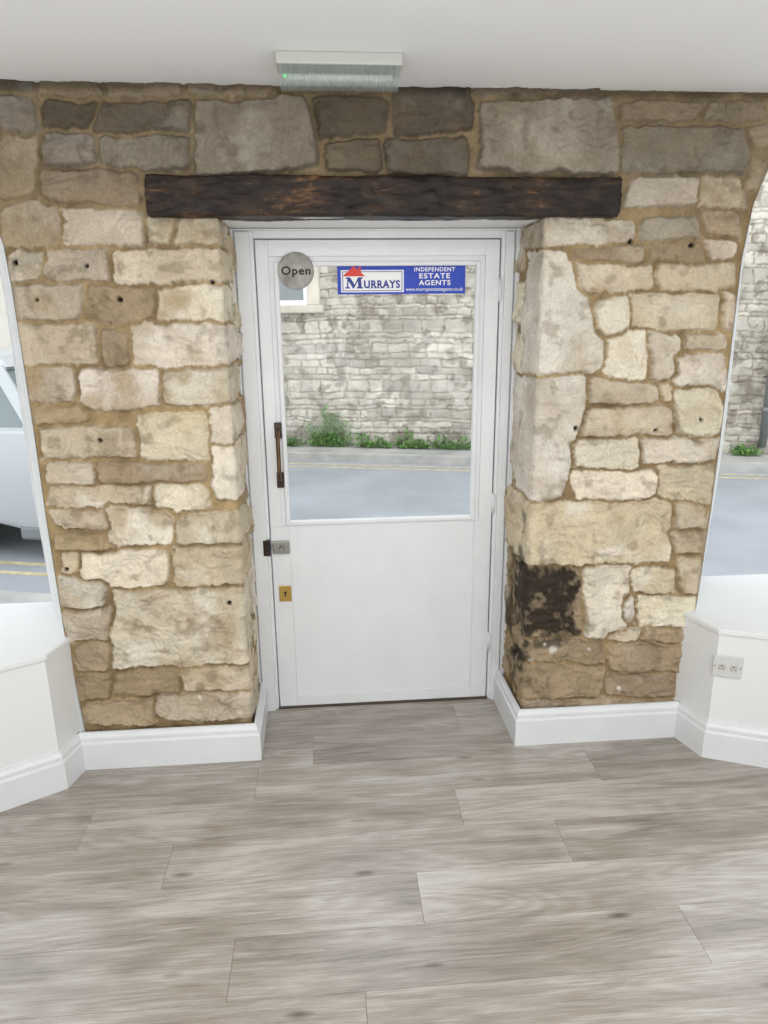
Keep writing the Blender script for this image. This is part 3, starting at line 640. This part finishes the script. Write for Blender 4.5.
Aw=A+(fbm(A,B,8,1)-.5)*.08; Bw=B+(fbm(A,B,6,2)-.5)*.055+(fbm(A,B,.5,3)-.5)*.06
zr=[0]
while zr[-1]<FH: zr.append(zr[-1]+random.choice([.045,.06,.08,.10,.13,.16])*random.uniform(.85,1.15))
zr=np.array(zr); ri=np.clip(np.searchsorted(zr,Bw.ravel())-1,0,len(zr)-2).reshape(Bw.shape)
dist=np.minimum(Bw-zr[ri],zr[ri+1]-Bw); idc=np.zeros(Bw.shape)
for r_i in range(len(zr)-1):
    m=ri==r_i
    if not m.any(): continue
    e_=[FW0-.5]; hr=zr[r_i+1]-zr[r_i]
    while e_[-1]<10.5: e_.append(e_[-1]+random.uniform(.08,.22)+hr*random.uniform(0,1.4))
    e_=np.array(e_); av=Aw[m]; ci=np.clip(np.searchsorted(e_,av)-1,0,len(e_)-2)
    dist[m]=np.minimum(dist[m],np.minimum(av-e_[ci],e_[ci+1]-av)); idc[m]=((ci*7919+r_i*104729)%1000)/1000.
al=ss(.001,.013,dist+(fbm(A,B,24,4,2)-.5)*.016)
st=lin((200,193,179))*(1.10-idc[...,None]*.42)*(.66+.68*fbm(A,B,7,5))[...,None]
jt=lin((156,146,128))*(.70+.60*fbm(A,B,15,2))[...,None]
col=jt*(1-al[...,None])+st*al[...,None]
stain=(ss(.46,.62,fbm(A,B,1.6,6))*.36)[...,None]; col=col*(1-stain)+lin((138,128,112))*stain
dk=(ss(.55,.66,fbm(A,B,8,7))*.6)[...,None]; col=col*(1-dk)+lin((114,104,88))*dk
lt=(ss(.58,.70,fbm(A,B,5,1))*.4)[...,None]; col=col*(1-lt)+lin((216,210,198))*lt
hh=al*.014+.026*(fbm(A,B,9,3)-.5)*al
nvi=A.size; idx=np.arange(nvi).reshape(A.shape)
PX_=orig[0]+ndir[0]*A+nn_[0]*(wd-hh); PY_=orig[1]+ndir[1]*A+nn_[1]*(wd-hh); PZ_=B+ZR+.10
f=np.stack([idx[:-1,:-1].ravel(),idx[:-1,1:].ravel(),idx[1:,1:].ravel(),idx[1:,:-1].ravel()],1)
me=bpy.data.meshes.new("stone_building"); me.vertices.add(nvi); me.vertices.foreach_set("co",np.stack([PX_.ravel(),PY_.ravel(),PZ_.ravel()],1).astype(np.float32).ravel())
me.loops.add(f.size); me.loops.foreach_set("vertex_index",f.astype(np.int32).ravel()); me.polygons.add(len(f)); me.polygons.foreach_set("loop_start",np.arange(0,f.size,4,dtype=np.int32))
at=me.color_attributes.new("stone",'FLOAT_COLOR','POINT'); at.data.foreach_set("color",np.concatenate([col.reshape(-1,3),np.ones((nvi,1))],1).astype(np.float32).ravel())
me.update(calc_edges=True)
me.materials.append(attrmat("pale_rubble","stone",.9,.4,.01,40,.15))
fb=empty("stone_building",O(0,wd)); meta(fb,"pale coursed rubble stone building across the road","building")
par(link(bpy.data.objects.new("facade",me)),fb)
par(slab("building_core",FW0,9.48,wd+.03,wd+3,ZR,ZR+FH*.86,mat("core_stone",(190,184,170),.9)),fb)
def fplane(px,py):
    f_,o,rr_,uu,ww=C; d=ww+(px-384)/f_*rr_-(py-512)/f_*uu
    n3=np.array([nn_[0],nn_[1],0]); p0=np.array([orig[0]+nn_[0]*wd,orig[1]+nn_[1]*wd,0])
    tt=((p0-o)@n3)/(d@n3); P=o+tt*d; return float((P[:2]-orig)@ndir),float(P[2])
fa1,fz0=fplane(321,313)
aw1=fa1; aw0=aw1-1.35; zb=fz0
M_sur=mat("cream_limestone",(206,199,182),.8,var=.10,vscale=4,bump=.3,bscale=30)
M_putty=mat("window_putty",(132,136,134),.4)
fwn=empty("building_window",O(aw0,wd,zb)); 
def fbox(name,a0,a1,b0,b1,z0,z1,m,bev=.01): return slab(name,a0,a1,wd+b0,wd+b1,z0,z1,m,bev)
parts=[join("surround",[fbox("a",aw1-.16,aw1,-.06,.05,zb+.10,zb+1.6,M_sur),fbox("b",aw0,aw0+.2,-.06,.05,zb+.10,zb+1.6,M_sur),fbox("c",aw0-.05,aw1+.05,-.10,.05,zb,zb+.10,M_sur),fbox("d",aw0-.02,aw1+.02,-.07,.05,zb+1.6,zb+1.8,M_sur)]),
 fbox("sash",aw0+.2,aw1-.16,-.045,-.02,zb+.10,zb+1.6,M_putty,0),
 join("sash_bars",[fbox("a",aw0+.2,aw1-.16,-.055,-.045,zb+.10,zb+.16,M_white,0),fbox("b",aw0+.2,aw0+.25,-.055,-.045,zb+.16,zb+1.6,M_white,0),fbox("c",aw1-.21,aw1-.16,-.055,-.045,zb+.16,zb+1.6,M_white,0),fbox("d",(aw0+aw1)/2-.02,(aw0+aw1)/2+.02,-.055,-.045,zb+.16,zb+1.6,M_white,0),fbox("e",aw0+.2,aw1-.2,-.058,-.045,zb+.8,zb+.85,M_white,0)])]
for o in parts: par(o,fwn)
fwn.parent=fb; fwn.matrix_parent_inverse=Matrix.Translation(-fb.location)
da,_=fplane(763,420); M_pipe=mat("grey_pipe",(120,122,122),.5)
dp=join("drain_pipe",[cyl("a",O(da,wd-.09,ZR+.1+1.9),.045,3.6,'z',M_pipe,20)]+[cyl("b",O(da,wd-.09,z_),.06,.06,'z',M_pipe,20) for z_ in (.5,1.6,2.7)])
meta(dp,"grey rainwater drain pipe on the stone building opposite","drain pipe")
cb_=empty("cream_building",O(-9,wd)); meta(cb_,"cream rendered building beside the stone one","building")
par(slab("rendered_wall",-16,FW0-.01,wd+.001,wd+4,ZR,ZR+6,mat("cream_render",(208,203,190),.85,var=.06,vscale=2)),cb_)
for a_ in (-6.3,-8.6,-11):
    par(join("sash_window",[fbox("a",a_,a_+1,-.06,-.0,1.3,2.7,M_white,.01),fbox("b",a_+.07,a_+.47,-.07,-.05,1.38,2.62,M_putty,0),fbox("c",a_+.53,a_+.93,-.07,-.05,1.38,2.62,M_putty,0)]),cb_)
# weeds
M_leaf=mat("weed_green",(108,148,76),.6,var=.45,vscale=20)
def weed(px,wid,h,n,lab,uni=False):
    a_,_=fplane(px,436); base=O(a_,wd-.14,ZR+.101)
    rnd=random.Random(px); V=[];Fc=[]; hp=[rnd.uniform(.3,1) for _ in range(9)]
    for i in range(n):
        u_=rnd.uniform(-wid,wid) if uni else max(-wid,min(wid,rnd.gauss(0,.45)*wid))
        loc=hp[int((u_/wid*.5+.5)*8)]; fall=1 if uni else (1-(abs(u_)/wid)**2*.3)
        hh_=max(.03,h*fall*loc*rnd.uniform(.1,1)); dp_=rnd.uniform(-.08,.05)
        c=Vector((base[0]+ndir[0]*u_+nn_[0]*dp_,base[1]+ndir[1]*u_+nn_[1]*dp_,base[2]+hh_))
        l=rnd.uniform(.03,.07); R=Matrix.Rotation(rnd.uniform(0,6.28),3,'Z')@Matrix.Rotation(rnd.uniform(-1.2,1.2),3,'X')
        b=len(V)
        for q in [(-.0,-l*.5,0),(l*.25,0,.004),(0,l*.6,-.006),(-l*.25,0,.004)]: V.append(c+R@Vector(q))
        Fc.append((b,b+1,b+2,b+3))
        b=len(V); x0=Vector((base[0]+ndir[0]*u_*.8,base[1]+ndir[1]*u_*.8,base[2])); V+= [x0,x0+Vector((.004,0,0)),c]; Fc.append((b,b+1,b+2))
    for v_ in V: v_.z=max(v_.z,base[2])
    o=mkobj("weed_plant",V,Fc,M_leaf); meta(o,lab,"plant",group="weeds at the foot of the wall")
weed(331,.31,.60,720,"bushy green weed growing at the foot of the stone wall")
weed(293,.17,.18,180,"small green weed tuft at the foot of the stone wall")
weed(376,.24,.24,260,"low ragged green weed at the foot of the stone wall",True)
weed(414,.24,.26,280,"low ragged green weed at the foot of the stone wall",True)
weed(454,.25,.22,240,"low ragged green weed at the foot of the stone wall",True)
weed(744,.18,.25,220,"green weed beside the drain pipe")
# ---------------------------------------------------------------- car
M_car=mat("silver_paint",(178,182,184),.28,.3); M_cg=mat("car_glass",(112,124,126),.08,0,spec=.8); M_rub=mat("rubber",(28,28,29),.7); M_tl=mat("tail_light_red",(150,26,24),.25)
rc=np.array(G(66,562,ZR))
car=empty("car",(0,0,0))
WR=-1.02
def arch(cx,r,n=10): return [(cx+r*math.cos(a),.30+r*math.sin(a)) for a in np.linspace(math.pi*1.0,0,n)]
low=[(-4.25,.24),(-4.28,.55),(-4.2,.78),(-3.3,.98),(-.14,1.02),(-.02,.95),(.03,.80),(.05,.55),(.03,.30),(0,.17)]+[(x,z) for x,z in arch(WR,.36)[::-1]]+[(x,z) for x,z in arch(-3.4,.36)[::-1]]
def loftx(name,prof,ys,m,bev=0.02):
    bm=bmesh.new(); A_=[bm.verts.new((x,ys[0],z)) for x,z in prof]; B_=[bm.verts.new((x,ys[1],z)) for x,z in prof]; n=len(prof)
    bm.faces.new(A_); bm.faces.new(B_[::-1])
    for i in range(n): bm.faces.new((A_[i],B_[i],B_[(i+1)%n],A_[(i+1)%n]))
    bmesh.ops.recalc_face_normals(bm,faces=bm.faces[:])
    if bev: bmesh.ops.bevel(bm,geom=bm.edges[:],offset=bev,segments=3,affect='EDGES')
    me=bpy.data.meshes.new(name); bm.to_mesh(me); bm.free(); me.materials.append(m); o=link(bpy.data.objects.new(name,me)); o.parent=car; return o
loftx("body",low,(0,1.78),M_car,.04)
def cabin(name,pb,pt,z0,z1,in0,in1,m,bev=0):
    V=[(pb[0],in0,z0),(pb[1],in0,z0),(pb[1],1.78-in0,z0),(pb[0],1.78-in0,z0),(pt[0],in1,z1),(pt[1],in1,z1),(pt[1],1.78-in1,z1),(pt[0],1.78-in1,z1)]
    bm=bmesh.new(); vs=[bm.verts.new(v) for v in V]
    for f_ in [(3,2,1,0),(4,5,6,7),(0,1,5,4),(1,2,6,5),(2,3,7,6),(3,0,4,7)]: bm.faces.new([vs[i] for i in f_])
    bmesh.ops.recalc_face_normals(bm,faces=bm.faces[:])
    if bev: bmesh.ops.bevel(bm,geom=bm.edges[:],offset=bev,segments=3,affect='EDGES')
    me=bpy.data.meshes.new(name); bm.to_mesh(me); bm.free(); me.materials.append(m); o=link(bpy.data.objects.new(name,me)); o.parent=car; return o
cabin("windows",(-3.25,-.10),(-2.45,-.42),1.0,1.44,.06,.17,M_cg)
cabin("roof",(-2.55,-.36),(-2.35,-.50),1.43,1.52,.15,.22,M_car,.03)
def strut(x0,x1,x2,x3,name):
    for s_ in (0,1):
        V=[(x0,.045,1.0),(x1,.045,1.0),(x3,.155,1.46),(x2,.155,1.46)]; V+= [(a,b+.02,c) for a,b,c in V]
        if s_: V=[(a,1.78-b,c) for a,b,c in V]
        o=mkobj(name,V,[(0,1,2,3),(7,6,5,4),(0,4,5,1),(1,5,6,2),(2,6,7,3),(3,7,4,0)],M_car); o.parent=car
strut(-.20,-.09,-.52,-.41,"rear_pillar"); strut(-1.75,-1.68,-1.6,-1.53,"door_pillar"); strut(-3.3,-3.2,-2.5,-2.4,"front_pillar")
for cx2 in (WR,-3.4):
    for yy2 in (.09,1.69):
        wh=empty("wheel",(cx2,yy2,.32)); wh.parent=car
        o=cyl("tyre",(0,0,0),.32,.2,'y',M_rub,40,.03); o.parent=wh
        o=cyl("hub_cap",(0,-.10 if yy2<1 else .10,0),.2,.02,'y',M_chrome,24,.004); o.parent=wh
M_bp=mat("bumper_plastic",(120,124,126),.6)
o=boxes("bumper",[(-.35,.075,-.01,1.79,.16,.28)],M_bp,.03); o.parent=car
for yy2 in (.10,1.46):
    o=boxes("tail_light",[(.0,.055,yy2,yy2+.22,.70,.88)],M_tl,.02); o.parent=car
o=boxes("door_trim",[(-2.9,-1.45,-.012,.01,.5,.54)],M_bp,.004); o.parent=car
for hx_ in (-1.6,-2.6):
    o=boxes("door_handle",[(hx_,hx_+.18,-.02,.01,.86,.89)],M_car,.006); o.parent=car
car.location=(rc[0],rc[1],ZR); car.rotation_euler=(0,0,ANG); meta(car,"silver hatchback car on the road beside the kerb","car")
# ---------------------------------------------------------------- lights
wd_=bpy.data.worlds.new("world"); sc.world=wd_; wd_.use_nodes=True; bg=wd_.node_tree.nodes["Background"]; bg.inputs[0].default_value=(.90,.95,1,1); bg.inputs[1].default_value=2.25
def area(name,loc,rot,sx,sy,pw,col=(1,1,1)):
    l=bpy.data.lights.new(name,'AREA'); l.shape='RECTANGLE'; l.size=sx; l.size_y=sy; l.energy=pw; l.color=col
    o=link(bpy.data.objects.new(name,l)); o.location=loc; o.rotation_euler=rot; return o
area("room_fill",(.2,-5.7,1.25),(math.radians(90),0,0),4.6,1.9,24,(1,1,1))  # unseen panel added behind the camera as general fill for the interior
area("ceiling_fill",(.2,-2.0,ZC-.03),(0,0,0),3.4,.9,39,(1,.995,.98))  # added out of view to rake the stone relief and brighten the near floor
area("upward_fill",(.2,-3.4,1.1),(math.radians(150),0,0),3.0,1.6,60,(.98,.99,1))  # added unseen behind the camera, aimed up and forward to whiten the ceiling
